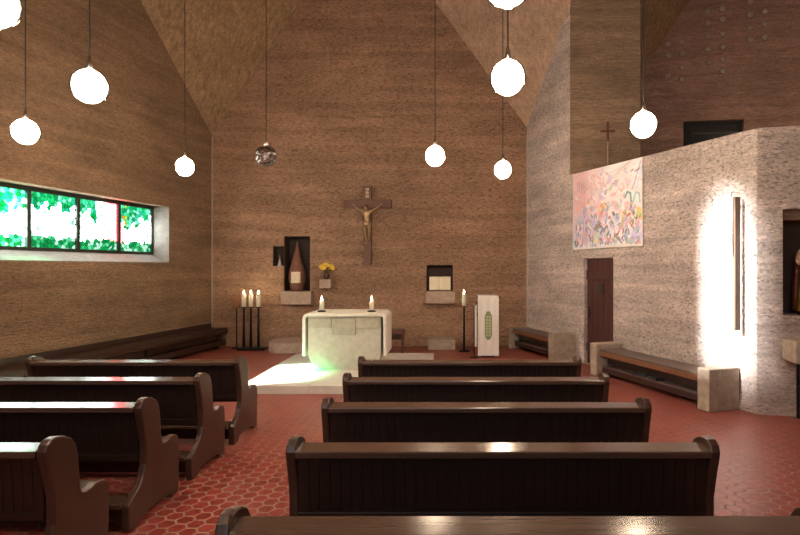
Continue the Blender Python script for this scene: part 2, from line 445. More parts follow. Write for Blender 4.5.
for i, x in ((5, CL[0]), (6, CR[0])):
    bm = new(); box(bm, x - .012, x + .012, YB - .014, YB + .01, 0, 4.9); struct(obj('trim_%d' % i, bm, SILLC))
# gallery tie plugs (formwork cones)
bm = new(); lathe(bm, [(.075, 0), (.068, .025), (.04, .034)], 14)
bmesh.ops.rotate(bm, verts=bm.verts, matrix=Matrix.Rotation(PI / 2, 3, 'X'))
plug0 = None
GM = frame_matrix(GA, GD, GOUT)
rows = {1.70: (6.55, 7.05, 7.33), 2.02: (6.46, 6.73, 7.07, 7.37), 2.62: (6.82, 7.15, 7.46, 7.78, 8.08), 2.95: (6.6, 6.88, 7.18, 7.50, 7.84, 8.10),
        3.57: (7.30, 7.60, 7.92, 8.22), 3.89: (7.35, 7.66, 7.97)}
for s, zz in rows.items():
    for z in zz:
        if plug0 is None:
            p = plug0 = obj('tie_plug', bm, BLOCK, wg, smooth=True)
        else:
            p = plug0.copy(); COL.objects.link(p)
        p.location = GM @ Vector((s, 0, z)); p.rotation_euler = (0, 0, math.atan2(GD.y, GD.x))
# dark gallery window
bm = new()
for a in ((2.05, 2.15, 3.9, 5.42), (3.33, 3.43, 3.9, 5.42), (2.05, 3.43, 5.32, 5.42), (2.05, 3.43, 3.9, 4.0), (2.22, 2.28, 4.0, 5.32)):
    box(bm, a[0], a[1], .12, .22, a[2], a[3], GM)
w2 = struct(obj('window_2', bm, BLACK, bevel=.006))
bm = new(); box(bm, 2.15, 3.33, .16, .18, 4.0, 5.32, GM); obj('window_pane', bm, simple('dark_pane', (.03, .03, .035), .15), w2)
bm = new(); box(bm, 2.28, 3.33, .10, .16, 5.12, 5.16, GM); box(bm, 2.28, 3.33, .10, .16, 4.8, 4.84, GM); obj('window_louver', bm, GREYF, w2)

# ------------------------------------------------------------------ stained glass window
LM = frame_matrix(LA, LD, LOUT)
GDEP = .36
edges = [5.40, 6.60, 7.36, 8.27, 9.18, 10.10, 11.0]   # mullion depths along the wall
bm = new()
box(bm, ls(5.36), ls(11.01), GDEP, GDEP + .08, 2.10, 2.17, LM)
box(bm, ls(5.36), ls(11.01), GDEP, GDEP + .08, 3.05, 3.125, LM)
for y in edges:
    box(bm, ls(y) - .035, ls(y) + .035, GDEP - .005, GDEP + .085, 2.10, 3.12, LM)
win = struct(obj('window_1', bm, GREYF, bevel=.004))
bm = new()
v = [LM @ Vector(c) for c in ((ls(5.36), -.004, 1.94), (ls(11.01), -.004, 1.94), (ls(11.01), .36, 2.102), (ls(5.36), .36, 2.102), (ls(5.36), -.004, 1.958), (ls(11.01), -.004, 1.958), (ls(11.01), .36, 2.114), (ls(5.36), .36, 2.114))]
v = [bm.verts.new(c) for c in v]
for f in ((0, 1, 2, 3), (7, 6, 5, 4), (0, 4, 5, 1), (3, 2, 6, 7), (0, 3, 7, 4), (1, 5, 6, 2)): bm.faces.new([v[i] for i in f])
obj('window_sill', bm, WSILL, win)
bm = new(); box(bm, ls(11.02) - .012, ls(11.02), -.003, .36, 1.95, 3.10, LM); obj('window_reveal', bm, WSILL, win)
def glass_pane(i, y0, y1, clear):
    s0, s1 = ls(y0) + .03, ls(y1) - .03; z0, z1 = 2.165, 3.055
    nx, nz = 64, 64
    rnd = random.Random(40 + i)
    cells = []
    gx, gz = 13, 13
    for a in range(-1, gx + 1):
        for c in range(-1, gz + 1):
            cells.append(((a + .5 + rnd.uniform(-.4, .4)) / gx, (c + .5 + rnd.uniform(-.4, .4)) / gz, rnd.random(), rnd.random()))
    sky = lambda u: .60 + .14 * math.sin(3.1 * u + i * 2.1) + (.16 if (u * 3.3 + i * .37) % 1 < .38 else 0)
    bmx = new(); fc = []
    vs = [[bmx.verts.new(LM @ Vector((s0 + (s1 - s0) * a / nx, GDEP + .035, z0 + (z1 - z0) * c / nz))) for c in range(nz + 1)] for a in range(nx + 1)]
    for a in range(nx):
        for c in range(nz):
            u, v = (a + .5) / nx, (c + .5) / nz
            dd = sorted(((u - p[0]) ** 2 + (v - p[1]) ** 2, q) for q, p in enumerate(cells))[:2]
            p = cells[dd[0][1]]; lead = math.sqrt(dd[1][0]) - math.sqrt(dd[0][0]) < .012
            cu, cv = p[0], p[1]
            warm = i == 5 and cu < .25 and cv > .3
            if cv > sky(cu) + (.6 if (i == 4 and cu > .45) else 0):
                col = [(0.0, .50, .12), (.01, .75, .22), (.06, .95, .45), (.0, .34, .08), (.30, 1.1, .75), (.02, .62, .34)][int(p[2] * 6)]
                if warm and p[3] > .7: col = [(.75, .55, .02), (.55, .8, .05), (.9, .3, .05)][int(p[2] * 3)]
            elif cv < .20:
                col = [(0.0, .35, .08), (.02, .55, .16), (.12, .75, .35), (.0, .24, .06), (.5, .95, .7)][int(p[2] * 5)]
                if warm and p[3] > .75: col = [(.85, .6, .05), (.9, .25, .1)][int(p[2] * 2)]
            else:
                k_ = 11 + 8 * p[2]
                col = (k_ * .92, k_ * 1.05, k_)
                if p[3] > .93: col = (.5, 1.0, .8)
                if warm and p[3] < .12: col = (k_ * 1.0, k_ * .85, k_ * .6)
                if (i == 4 and cu > .72) or (i == 5 and cu < .10): col = (16.0, 1.3, 1.5)
            if lead: col = tuple(x * .45 for x in col)
            if clear:
                e = min(u + .1, v * 1.0, (1 - v))
                col = (1, 1, .97) if e > .12 else ((.5, 1, .62) if e > .06 else (.05, .5, .15))
            f = bmx.faces.new((vs[a][c], vs[a + 1][c], vs[a + 1][c + 1], vs[a][c + 1])); fc.append(col)
    me = bpy.data.meshes.new('glass_pane'); bmx.to_mesh(me); bmx.free()
    at = me.color_attributes.new('Col', 'FLOAT_COLOR', 'CORNER')
    for p in me.polygons:
        for li in p.loop_indices: at.data[li].color = (*fc[p.index], 1)
    me.materials.append(CLEARGLASS if clear else (HALFGLASS if i == 2 else LITGLASS))
    o = bpy.data.objects.new('glass_pane', me); COL.objects.link(o); o.parent = win
    sm = o.modifiers.new('thickness', 'SOLIDIFY'); sm.thickness = .012
for i in range(6): glass_pane(i, edges[i], edges[i + 1], i == 1)

# ------------------------------------------------------------------ door in the right wall
RM = frame_matrix(CR, RD, ROUT)
bm = new(); n = 5
for q in range(n):
    a = 2.353 + .871 * q / n
    box(bm, a + .003, a + .871 / n - .003, .055, .10, .02, 2.02, RM)
door = struct(obj('door_1', bm, DOORW, bevel=.005))
bm = new(); box(bm, 2.353, 3.224, .035, .055, 1.62, 1.80, RM); box(bm, 2.353, 3.224, .035, .055, .25, .4, RM); obj('door_rail', bm, DOORW, door, bevel=.004)
bm = new(); box(bm, 2.72, 2.88, .04, .055, 1.36, 1.56, RM); obj('door_window', bm, simple('black_grille', (.006, .005, .005), .3), door)
bm = new(); tube(bm, [RM @ Vector(p) for p in ((2.44, .055, 1.0), (2.44, .01, 1.0), (2.56, .01, 1.0))], .012); box(bm, 2.42, 2.46, .045, .055, .9, 1.1, RM); obj('door_handle', bm, BLACK, door)

# ------------------------------------------------------------------ predella and altar
SX0, SX1, SY0, SY1, SZ = -2.98, -.22, 7.77, 10.75, .125
pred = thing('altar_platform', (-1.6, 9.2, 0), 0, 'pale stone platform of large slabs under the altar', 'platform')
xs = [SX0, -1.98, SX1]; ys = [SY0, 8.55, 9.7, SY1]
def loc(bm, x, y, z=0): bmesh.ops.translate(bm, verts=bm.verts, vec=(-x, -y, -z)); return bm
for a in range(2):
    for c in range(3):
        bm = new(); box(bm, xs[a] + .003, xs[a + 1] - .003, ys[c] + .003, ys[c + 1] - .003, 0, SZ)
        obj('stone_slab', loc(bm, -1.6, 9.2), SLAB, pred, bevel=.006)
AX0, AX1, AY0, AY1, AZ = -2.40, -.985, 8.95, 9.85, 1.08
altar = thing('altar', (-1.68, 9.4, SZ), 0, 'pale stone altar table with two lit candles on a stone platform', 'altar')
def inner(bm): return loc(bm, -1.68, 9.4, SZ)
def arch(x0, x1, zb, zt, r, n=6):
    p = [(x0, zb)]
    p += [(x0 + r - r * math.cos(q * PI / 2 / n), zt - r + r * math.sin(q * PI / 2 / n)) for q in range(n + 1)]
    p += [(x1 - r + r * math.sin(q * PI / 2 / n), zt - r + r * math.cos(q * PI / 2 / n)) for q in range(n + 1)]
    p += [(x1, zb)]; return p
bm = new()
t_ = .052
pts = arch(AX0, AX1, .36, AZ, .10) + arch(AX0 + t_, AX1 - t_, .36, AZ - t_, .05)[::-1]
prism(bm, pts, AY0, AY1, 'y')
obj('altar_top', inner(bm), MENSA, altar, bevel=.01)
bm = new()
x0, x1 = AX0 + .085, AX1 - .10
pts = [(x0, AZ - .05), (x0, .36), (x0 + .03, .28), (x0 + .09, .21), (x0 + .18, .155), (x0 + .28, SZ), (x1 - .28, SZ), (x1 - .18, .155), (x1 - .09, .21), (x1 - .03, .28), (x1, .36), (x1, AZ - .05)]
prism(bm, pts, AY0 + .05, AY1 - .05, 'y')
obj('altar_body', inner(bm), ALTAR, altar, bevel=.012)
bm = new()
yf = AY0 + .022
for a in ((x0 + .02, x0 + .40, .835, .99), (x0 + .41, x1 - .42, .72, .99), (x1 - .41, x1 - .02, .835, .99)):
    box(bm, a[0], a[1], yf, AY0 + .06, a[2], a[3])
obj('altar_panel', inner(bm), ALTARD, altar, bevel=.004)
# candles on the altar
def candle_parts(root, r, h, z=0):
    bm = new(); lathe(bm, [(r, z), (r, z + h - .006), (r * .85, z + h), (r * .3, z + h - .004)], 20); obj('wax', bm, WAX, root, True)
    bm = new(); tube(bm, [(0, 0, z + h - .006), (.001, 0, z + h + .014)], .002, 6); obj('wick', bm, INK, root)
    bm = new(); lathe(bm, [(.003, z + h + .006), (.011, z + h + .022), (.012, z + h + .035), (.006, z + h + .06), (.001, z + h + .082)], 12); obj('flame', bm, FLAME, root, True)
cd = thing('altar_candle', (-2.15, 9.3, AZ), 0, 'short lit white candle on the altar, at its end by the tall niche', 'candle', 'lit candles on the altar')
bm = new(); lathe(bm, [(.075, 0), (.08, .012), (.05, .02), (.046, .026)], 20); obj('holder', bm, BLACK, cd, True)
candle_parts(cd, .04, .17, .02)
dup(cd, (-1.28, 9.3, AZ), 0, 'short lit white candle on the altar, at its end under the crucifix')

# ------------------------------------------------------------------ tabernacle niche
bl = thing('stone_ledge', (-3.43, YB, 0), 0, 'concrete ledge block jutting out under the tall niche', 'ledge', 'concrete ledges on the back wall')
bm = new(); box(bm, -.352, .352, -.26, .01, .995, 1.299); obj('block', bm, LEDGE, bl, bevel=.012)
bl = thing('stone_ledge', (-.105, YB, 0), 0, 'concrete ledge block jutting out under the open book', 'ledge', 'concrete ledges on the back wall')
bm = new(); box(bm, -.34, .34, -.26, .01, 1.02, 1.299); obj('block', bm, LEDGE, bl, bevel=.012)
bl = thing('stone_ledge', (-2.755, YB, 0), 0, 'small concrete bracket block under the yellow flowers', 'ledge', 'concrete ledges on the back wall')
bm = new(); box(bm, -.135, .135, -.26, .01, 1.37, 1.58); obj('block', bm, LEDGE, bl, bevel=.012)

tb = thing('tabernacle', (-3.50, YB + .12, 1.299), 0, 'bottle-shaped copper tabernacle with a pale gilt plaque in the tall niche', 'tabernacle')
bm = new()
prof = [(.16, 0), (.16, .08), (.17, .10), (.17, .17), (.185, .19), (.20, .30), (.20, .40), (.185, .48), (.13, .66), (.082, .84), (.042, 1.0), (.02, 1.10)]
lathe(bm, prof, 28); obj('body', bm, TABER, tb, True)
bm = new(); lathe(bm, [(.018, 1.095), (.026, 1.11), (.018, 1.13), (.006, 1.17)], 16); obj('finial', bm, BRONZE, tb, True)
bm = new()
box(bm, -.085, .125, -.212, -.15, .19, .45)
for a in range(2):
    for c in range(3): box(bm, -.07 + a * .095, -.07 + a * .095 + .083, -.228, -.207, .20 + c * .082, .20 + c * .082 + .07)
obj('plaque', bm, PLAQ, tb, bevel=.006)
sb = thing('altar_bell', (-3.90, YB + .08, 1.885), 0, 'small white bell-shaped vessel in the small niche', 'bell')
bm = new(); lathe(bm, [(.05, 0), (.045, .02), (.03, .08), (.022, .12), (.010, .17)], 18); obj('bell_body', bm, WHITEP, sb, True)
bm = new(); lathe(bm, [(.008, .165), (.013, .19), (.006, .25), (.001, .26)], 12); obj('bell_handle', bm, BRONZE, sb, True)
# flowers
vz = thing('flower_vase', (-2.75, YB - .13, 1.58), 0, 'small dark vase on the bracket block holding yellow flowers', 'vase')
bm = new(); lathe(bm, [(.04, 0), (.07, .04), (.075, .09), (.045, .14), (.05, .155), (.042, .15), (.036, .13), (.05, .08), (.02, .02)], 20, cap=False); obj('vase_body', bm, VASE, vz, True)
fl = thing('flower_bouquet', (-2.75, YB - .13, 1.60), 0, 'bunch of yellow flowers standing in the small dark vase', 'flowers')
bms = new(); rr = random.Random(3); heads = []
for q in range(20):
    a = rr.uniform(0, 2 * PI); d = rr.uniform(.02, .16); z = .31 - d * .6 + rr.uniform(-.02, .05)
    p = Vector((d * math.cos(a), d * math.sin(a) * .7, z)); heads.append(p)
    tube(bms, [(p.x * .12, p.y * .12, .03), (p.x * .4, p.y * .4, .15), p], .003, 5)
obj('stems', bms, LEAF, fl)
b0 = None
for p in heads:
    if b0 is None:
        bm = new()
        for q in range(7):
            M = Matrix.Rotation(q * 2 * PI / 7, 4, 'Z') @ Matrix.Translation((.022, 0, .004)) @ Matrix.Rotation(-.5, 4, 'Y') @ Matrix.Diagonal((.024, .014, .006, 1))
            bmesh.ops.create_uvsphere(bm, u_segments=8, v_segments=6, radius=1, matrix=M)
        sphere(bm, (0, 0, .004), .013, 8, 6)
        b = b0 = obj('blossom', bm, YEL, fl, True)
    else:
        b = b0.copy(); COL.objects.link(b)
    b.location = p; b.scale = (1.35, 1.35, 1.35); b.rotation_euler = (PI / 2 * .6 + rr.uniform(-.4, .4), rr.uniform(-.5, .5), rr.uniform(0, 3))
bm = new()
for q in range(9):
    a = q * .7; p = Vector((.07 * math.cos(a), .05 * math.sin(a), .14 + .05 * (q % 3)))
    bmesh.ops.create_uvsphere(bm, u_segments=8, v_segments=6, radius=1, matrix=Matrix.Translation(p) @ Matrix.Rotation(a, 4, 'Z') @ Matrix.Rotation(-.6, 4, 'Y') @ Matrix.Diagonal((.05, .018, .004, 1)))
obj('leaves', bm, LEAF, fl, True)
# open book in its niche
bk = thing('open_book', (-.12, YB + .05, 1.302), 0, 'open book with cream pages propped up in the square niche', 'book')
tilt = Matrix.Rotation(-.28, 4, 'X')
def page(sgn):
    bm = new(); n = 10; pr = []
    for q in range(n + 1):
        u = q / n; pr.append((sgn * .25 * u, .035 * math.sin(min(1, u * 2.2) * PI / 2) * (1 - .6 * u)))
    for (xa, ya), (xb, yb) in zip(pr, pr[1:]):
        v = [bm.verts.new(tilt @ Vector(c)) for c in ((xa, -ya - .02, .015), (xb, -yb - .02, .015), (xb, -yb - .02, .335), (xa, -ya - .02, .335), (xa, .005, .015), (xb, .005, .015), (xb, .005, .335), (xa, .005, .335))]
        for f in ((0, 1, 2, 3), (4, 7, 6, 5), (0, 4, 5, 1), (3, 2, 6, 7), (1, 5, 6, 2), (0, 3, 7, 4)): bm.faces.new([v[i] for i in f])
    return bm
obj('page_block', page(-1), PAPER, bk); obj('page_block', page(1), PAPER, bk)
bm = new(); box(bm, -.265, .265, .005, .02, 0, .345, tilt); obj('cover', bm, INK, bk, bevel=.003)
bm = new(); box(bm, -.18, .18, .0, .16, 0, .02); box(bm, -.16, .16, .03, .05, 0, .25, Matrix.Translation((0, .04, 0)) @ tilt); obj('book_rest', bm, DARKW, bk)

# ------------------------------------------------------------------ crucifix
cx = thing('crucifix', (-1.805, YB, 0), 0, 'large dark wooden crucifix with a gilt corpus on the back wall', 'crucifix')
bm = new()
pts = [(-.10, 3.74), (.10, 3.74), (.10, 3.43), (.56, 3.42), (.56, 3.235), (.105, 3.235), (.085, 1.92), (-.06, 1.92), (-.095, 3.235), (-.555, 3.235), (-.555, 3.41), (-.10, 3.43)]
prism(bm, pts, -.13, -.03, 'y'); obj('cross_beam', bm, CROSSW, cx, bevel=.006)
bm = new(); box(bm, -.03, .03, -.035, 0, 2.2, 3.35); obj('wall_fixing', bm, BLACK, cx)
bm = new(); box(bm, -.045, .045, -.142, -.128, 3.47, 3.69); ti = obj('titulus', bm, PLATEW, cx, bevel=.003)
for q, s in enumerate(('IN', 'RI')):
    cu = bpy.data.curves.new('lettering', 'FONT'); cu.body = s; cu.size = .105; cu.extrude = .002; cu.align_x = 'CENTER'; cu.materials.append(INK)
    tmp = bpy.data.objects.new('lettering', cu); COL.objects.link(tmp); bpy.context.view_layer.update()
    lm = bpy.data.meshes.new_from_object(tmp.evaluated_get(bpy.context.evaluated_depsgraph_get())); bpy.data.objects.remove(tmp)
    to = bpy.data.objects.new('lettering', lm); COL.objects.link(to); to.parent = ti
    to.location = (0, -.145, 3.595 - q * .095); to.rotation_euler = (PI / 2, 0, 0)
# corpus: one skinned body
def skin_body(name, verts, edges, mat, parent, root=0, sub=2):
    me = bpy.data.meshes.new(name); me.from_pydata([v[:3] for v in verts], edges, []); me.materials.append(mat)
    o = bpy.data.objects.new(name, me); COL.objects.link(o); o.parent = parent
    sk = o.modifiers.new('skin', 'SKIN'); sk.use_smooth_shade = True
    for i, v in enumerate(verts):
        r = v[3]; d = me.skin_vertices[0].data[i]
        d.radius = r if isinstance(r, tuple) else (r, r); d.use_root = i == root
    ss = o.modifiers.new('smooth', 'SUBSURF'); ss.levels = sub; ss.render_levels = sub
    return o
Yc = -.19
V = [(0, Yc, 2.75, (.075, .055)), (.005, Yc - .01, 2.86, (.062, .048)), (.005, Yc - .02, 2.97, (.085, .06)), (0, Yc - .02, 3.06, (.09, .055)), (-.01, Yc - .03, 3.12, .032), (-.02, Yc - .05, 3.165, (.045, .05)), (-.022, Yc - .055, 3.215, (.046, .054)), (-.02, Yc - .05, 3.255, .032)]
Ed = [(i, i + 1) for i in range(7)]
def chain(start, pts):
    p = start
    for q in pts:
        V.append(q); Ed.append((p, len(V) - 1)); p = len(V) - 1
    return p
for s in (-1, 1):
    hnd = chain(3, [(s * .10, Yc + .0, 3.095, .042), (s * .20, Yc + .02, 3.16, .032), (s * .225, Yc + .02, 3.185, .029), (s * .31, Yc + .045, 3.265, .020), (s * .335, Yc + .05, 3.29, (.022, .012))])
    for q, (ox, oz) in enumerate(((.012, .042), (.026, .046), (.036, .040), (.044, .030))):
        chain(hnd, [(s * (.335 + ox * .55), Yc + .045, 3.29 + oz * .55, .0065), (s * (.335 + ox), Yc + .03, 3.29 + oz, .005)])
    chain(hnd, [(s * .326, Yc + .03, 3.312, .007), (s * .322, Yc + .02, 3.326, .006)])
    chain(0, [(s * .048, Yc, 2.69, .056), (s * .055 + .02, Yc - .05, 2.53, .046), (s * .045 + .022, Yc - .055, 2.48, .040), (s * .035 + .012, Yc - .01, 2.36, .036), (s * .024 + .005, Yc + .03, 2.22, .022), (s * .028 + .003, Yc, 2.17, (.02, .026)), (s * .03 + .002, Yc - .03, 2.12, .014)])
corp = skin_body('corpus', V, Ed, BRONZE, cx); corp.scale = (.94, .95, .76); corp.location = (0, -.01, 3.33 * .24)
bm = new(); lathe(bm, [(.088, 2.64), (.098, 2.70), (.092, 2.77), (.082, 2.785)], 20, (0, Yc, 0))
box(bm, .05, .11, Yc - .07, Yc - .02, 2.56, 2.76); obj('loincloth', bm, BRONZE, corp, True)
bm = new(); sphere(bm, (-.02, Yc - .035, 3.225), .056, 16, 12, (1, 1, 1.05)); sphere(bm, (-.022, Yc - .02, 3.16), .045, 12, 8, (1.1, .8, 1.3)); obj('hair', bm, CROSSW, corp, True)

# ------------------------------------------------------------------ candle stands, lectern, steps
st = thing('candelabrum', (-4.37, 12.0, 0), 0, 'three tall dark iron candle poles on one base by the back wall', 'candle stand')
bm = new(); box(bm, -.27, .34, -.13, .13, 0, .05); obj('base', bm, BLACK, st, bevel=.01)
for q, x in enumerate((-.16, 0, .17)):
    bm = new(); tube(bm, [(x, 0, .05), (x, 0, .5), (x, 0, .94)], [.034, .026, .02], 12); obj('pole', bm, BLACK, st, True)
    bm = new(); lathe(bm, [(.02, .93), (.06, .95), (.062, .965), (.05, .965)], 18, (x, 0, 0)); obj('dish', bm, BLACK, st, True)
    c = thing('altar_candle', (-4.37 + x, 12.0, .965), 0, ['lit candle on the first of three iron poles from the window wall', 'lit candle on the middle one of the three iron poles', 'lit candle on the third iron pole, nearest the altar'][q], 'candle', 'lit candles on iron poles')
    candle_parts(c, .05, .29)
st = thing('candle_stand', (.42, 11.75, 0), 0, 'single slim dark candle stand between the stone block and the lectern', 'candle stand')
bm = new(); lathe(bm, [(.13, 0), (.13, .015), (.04, .035), (.03, .06)], 20); obj('base', bm, BLACK, st, True)
bm = new(); tube(bm, [(0, 0, .05), (0, 0, .5), (0, 0, .98)], [.026, .022, .016], 12); obj('pole', bm, BLACK, st, True)
bm = new(); lathe(bm, [(.02, .97), (.06, .99), (.062, 1.0), (.05, 1.0)], 18); obj('dish', bm, BLACK, st, True)
c = thing('altar_candle', (.42, 11.75, 1.0), 0, 'lit candle on the single slim stand beside the lectern', 'candle', 'lit candles on iron poles')
candle_parts(c, .048, .27)
ob = thing('offering_post', (-4.77, 12.2, 0), 0, 'flat wooden box on a thin post behind the three candle poles', 'post')
bm = new(); box(bm, -.07, .07, -.05, .05, .93, 1.22); obj('box_body', bm, BENCHRAIL, ob, bevel=.006)
bm = new(); tube(bm, [(0, 0, .02), (0, 0, .94)], .014, 10); obj('post', bm, BLACK, ob)
bm = new(); lathe(bm, [(.11, 0), (.11, .015), (.02, .03)], 18); obj('foot', bm, BLACK, ob)

lt = thing('lectern', (.89, 11.0, 0), 0, 'lectern covered by a white cloth with green embroidery', 'lectern')
bm = new(); box(bm, -.16, .19, .0, .34, .03, 1.20); obj('lectern_body', bm, DARKW, lt, bevel=.008)
bm = new(); box(bm, -.24, .24, -.05, .38, 1.22, 1.26, Matrix.Translation((0, 0, 0)) @ Matrix.Rotation(0.0, 4, 'X')); obj('reading_top', bm, DARKW, lt, bevel=.006)
bm = new(); box(bm, -.14, .14, .02, .3, 0, .03); obj('plinth', bm, BLACK, lt)
bm = new()
nn = 14
fr = [[bm.verts.new((-.215 + .43 * a / nn, -.062 - .006 * math.sin(a * 1.3 + c * .3), 1.275 - 1.235 * c / 12)) for c in range(13)] for a in range(nn + 1)]
bkv = [[bm.verts.new((-.215 + .43 * a / nn, -.054 - .006 * math.sin(a * 1.3 + c * .3), 1.27 - 1.23 * c / 12)) for c in range(13)] for a in range(nn + 1)]
for a in range(nn):
    for c in range(12):
        bm.faces.new((fr[a][c], fr[a + 1][c], fr[a + 1][c + 1], fr[a][c + 1])); bm.faces.new((bkv[a][c], bkv[a][c + 1], bkv[a + 1][c + 1], bkv[a + 1][c]))
box(bm, -.215, .215, -.062, .36, 1.262, 1.272)
ct = obj('cloth_cover', bm, CLOTHW, lt, True)
bm = new(); box(bm, -.28, -.235, -.02, .3, .22, 1.08); obj('side_cloth', bm, CLOTHW, lt)
bm = new()
box(bm, -.245, -.16, .05, .25, .85, .9)
obj('side_bracket', bm, DARKW, lt)
bm = new(); prism(bm, [(-.075, .45), (-.03, .37), (.03, .37), (.075, .45), (.075, .86), (.03, .95), (-.03, .95), (-.075, .86)], -.072, -.066, 'y'); em = obj('emblem', bm, GREEN, ct)
bm = new()
for c in range(7):
    for a in range(2): box(bm, -.055 + a * .06, -.055 + a * .06 + .048, -.077, -.071, .44 + c * .062, .44 + c * .062 + .045)
obj('emblem_square', bm, GREENL, em)
mp_ = thing('microphone_stand', (.60, 10.95, 0), 0, 'thin black microphone stand close beside the lectern', 'stand')
bm = new(); tube(bm, [(0, 0, .01), (0, 0, 1.05), (.06, .02, 1.14)], .009, 8); obj('pole', bm, BLACK, mp_)
bm = new(); lathe(bm, [(.09, 0), (.09, .012), (.02, .02)], 18); obj('base', bm, BLACK, mp_)

pf = thing('stone_step', (-3.14, 11.95, 0), 0, 'low stone plinth with a rounded end below the tall niche', 'plinth')
bm = new()
pts = [(.9, -.5), (.9, .54)] + [(-.46, .54)] + [(-.46 - .32 * math.sin(q * PI / 10), .02 + .52 * math.cos(q * PI / 10)) for q in range(1, 10)] + [(-.46, -.5)]
prism(bm, pts, 0, .22, 'z'); obj('plinth_block', bm, LEDGE, pf, bevel=.012)
pf = thing('stone_step', (-.08, 12.2, 0), 0, 'squat stone block on the floor below the open book', 'plinth')
bm = new(); box(bm, -.31, .31, -.27, .29, 0, .235); obj('plinth_block', bm, BLOCK, pf, bevel=.02)
so = thing('server_stool', (-1.05, 11.6, 0), 0, 'low brown wooden stool partly hidden behind the altar', 'stool')
bm = new(); box(bm, -.34, .17, -.18, .2, .42, .50); obj('seat', bm, CROSSW, so, bevel=.012)
bm = new(); box(bm, -.30, .13, -.15, .16, .30, .42); obj('apron', bm, DARKW, so)
for x in (-.31, .11):
    for y in (-.15, .13):
        bm = new(); box(bm, x, x + .045, y, y + .045, 0, .42); obj('leg', bm, CROSSW, so)

# ------------------------------------------------------------------ pews
def make_pew(length):
    root = thing('pew', (0, 0, 0))
    prof = [(0, .0), (0, .185), (.03, .215), (.09, .24), (.15, .28), (.19, .33), (.215, .40), (.215, .55), (.18, .70), (.15, .80), (.145, .83), (.16, .865), (.195, .888), (.24, .89), (.30, .875), (.355, .845), (.39, .80), (.41, .73),
            (.425, .60), (.43, .52), (.45, .485), (.485, .475), (.53, .48), (.58, .495), (.63, .495), (.675, .475), (.70, .43), (.705, .33), (.70, .10), (.69, .0), (.58, .0), (.545, .035), (.40, .05), (.20, .05), (.165, .035), (.13, .0)]
    for x in (-length / 2, length / 2 - .055):
        bm = new(); prism(bm, prof, x, x + .055, 'x'); obj('end_panel', bm, ENDW, root, bevel=.010, seg=3)
    a, b = -length / 2 + .055, length / 2 - .055
    bm = new()
    # book ledge: a slightly tilted board with a lip on its far edge
    prism(bm, [(.135, .80), (.135, .833), (.142, .837), (.285, .842), (.29, .80)], a, b, 'x'); obj('book_ledge', bm, LEDGEW, root, bevel=.004)
    bm = new(); n = 38
    for q in range(n):
        x0 = a + (b - a) * q / n; x1 = a + (b - a) * (q + 1) / n
        prism(bm, [(.212, .455), (.19, .80), (.215, .80), (.24, .455)], x0 + .0018, x1 - .0018, 'x')
    prism(bm, [(.219, .455), (.20, .80), (.25, .80), (.27, .455)], a, b, 'x')
    obj('back_board', bm, PEW, root)
    bm = new(); prism(bm, [(.20, .425), (.20, .475), (.27, .475), (.27, .425)], a, b, 'x'); obj('back_rail', bm, PEW, root, bevel=.004)
    bm = new(); prism(bm, [(.24, .42), (.24, .45), (.68, .465), (.695, .455), (.69, .43)], a, b, 'x'); obj('seat', bm, PEW, root, bevel=.005)
    bm = new(); box(bm, a, b, .60, .63, .30, .43); obj('seat_apron', bm, PEW, root)
    bm = new(); prism(bm, [(-.01, .165), (-.01, .20), (.13, .215), (.14, .18)], a, b, 'x'); obj('kneeler', bm, LEDGEW, root, bevel=.006)
    bm = new(); box(bm, a, b, .05, .075, .05, .17); obj('kneeler_apron', bm, PEW, root)
    return root
ROWS = [5.69, 4.77, 3.85, 2.93, 2.02]
RL = ['dark wooden pew of the right block, front row nearest the altar', 'dark wooden pew of the right block, second row from the altar', 'dark wooden pew of the right block, third row from the altar',
      'dark wooden pew of the right block, fourth row, last but one', 'closest dark wooden pew, only its ledge showing along the bottom edge']
LL = ['dark wooden pew of the left block, front row nearest the altar', 'dark wooden pew of the left block, second row from the altar', 'dark wooden pew of the left block, third row, ledge reflecting the window', 'dark wooden pew of the left block cut off by the lower left corner']
pew = make_pew(2.40)
pew['category'] = 'pew'
first = True
for i, d in enumerate(ROWS):
    l = (.32 - (.055, .042, .02, 0, 0)[i], d - .14, 0)
    if first:
        pew.location = l; pew['label'] = RL[0]; pew['group'] = 'pews of the right block'; first = False
    else: dup(pew, l, 0, RL[i], 'pews of the right block')
pewl = make_pew(2.29); pewl['category'] = 'pew'
for i, d in enumerate(ROWS[:4]):
    l = (-3.345, d - .14, 0)
    if i == 0: pewl.location = l; pewl['label'] = LL[0]; pewl['group'] = 'pews of the left block'
    else: dup(pewl, l, 0, LL[i], 'pews of the left block')

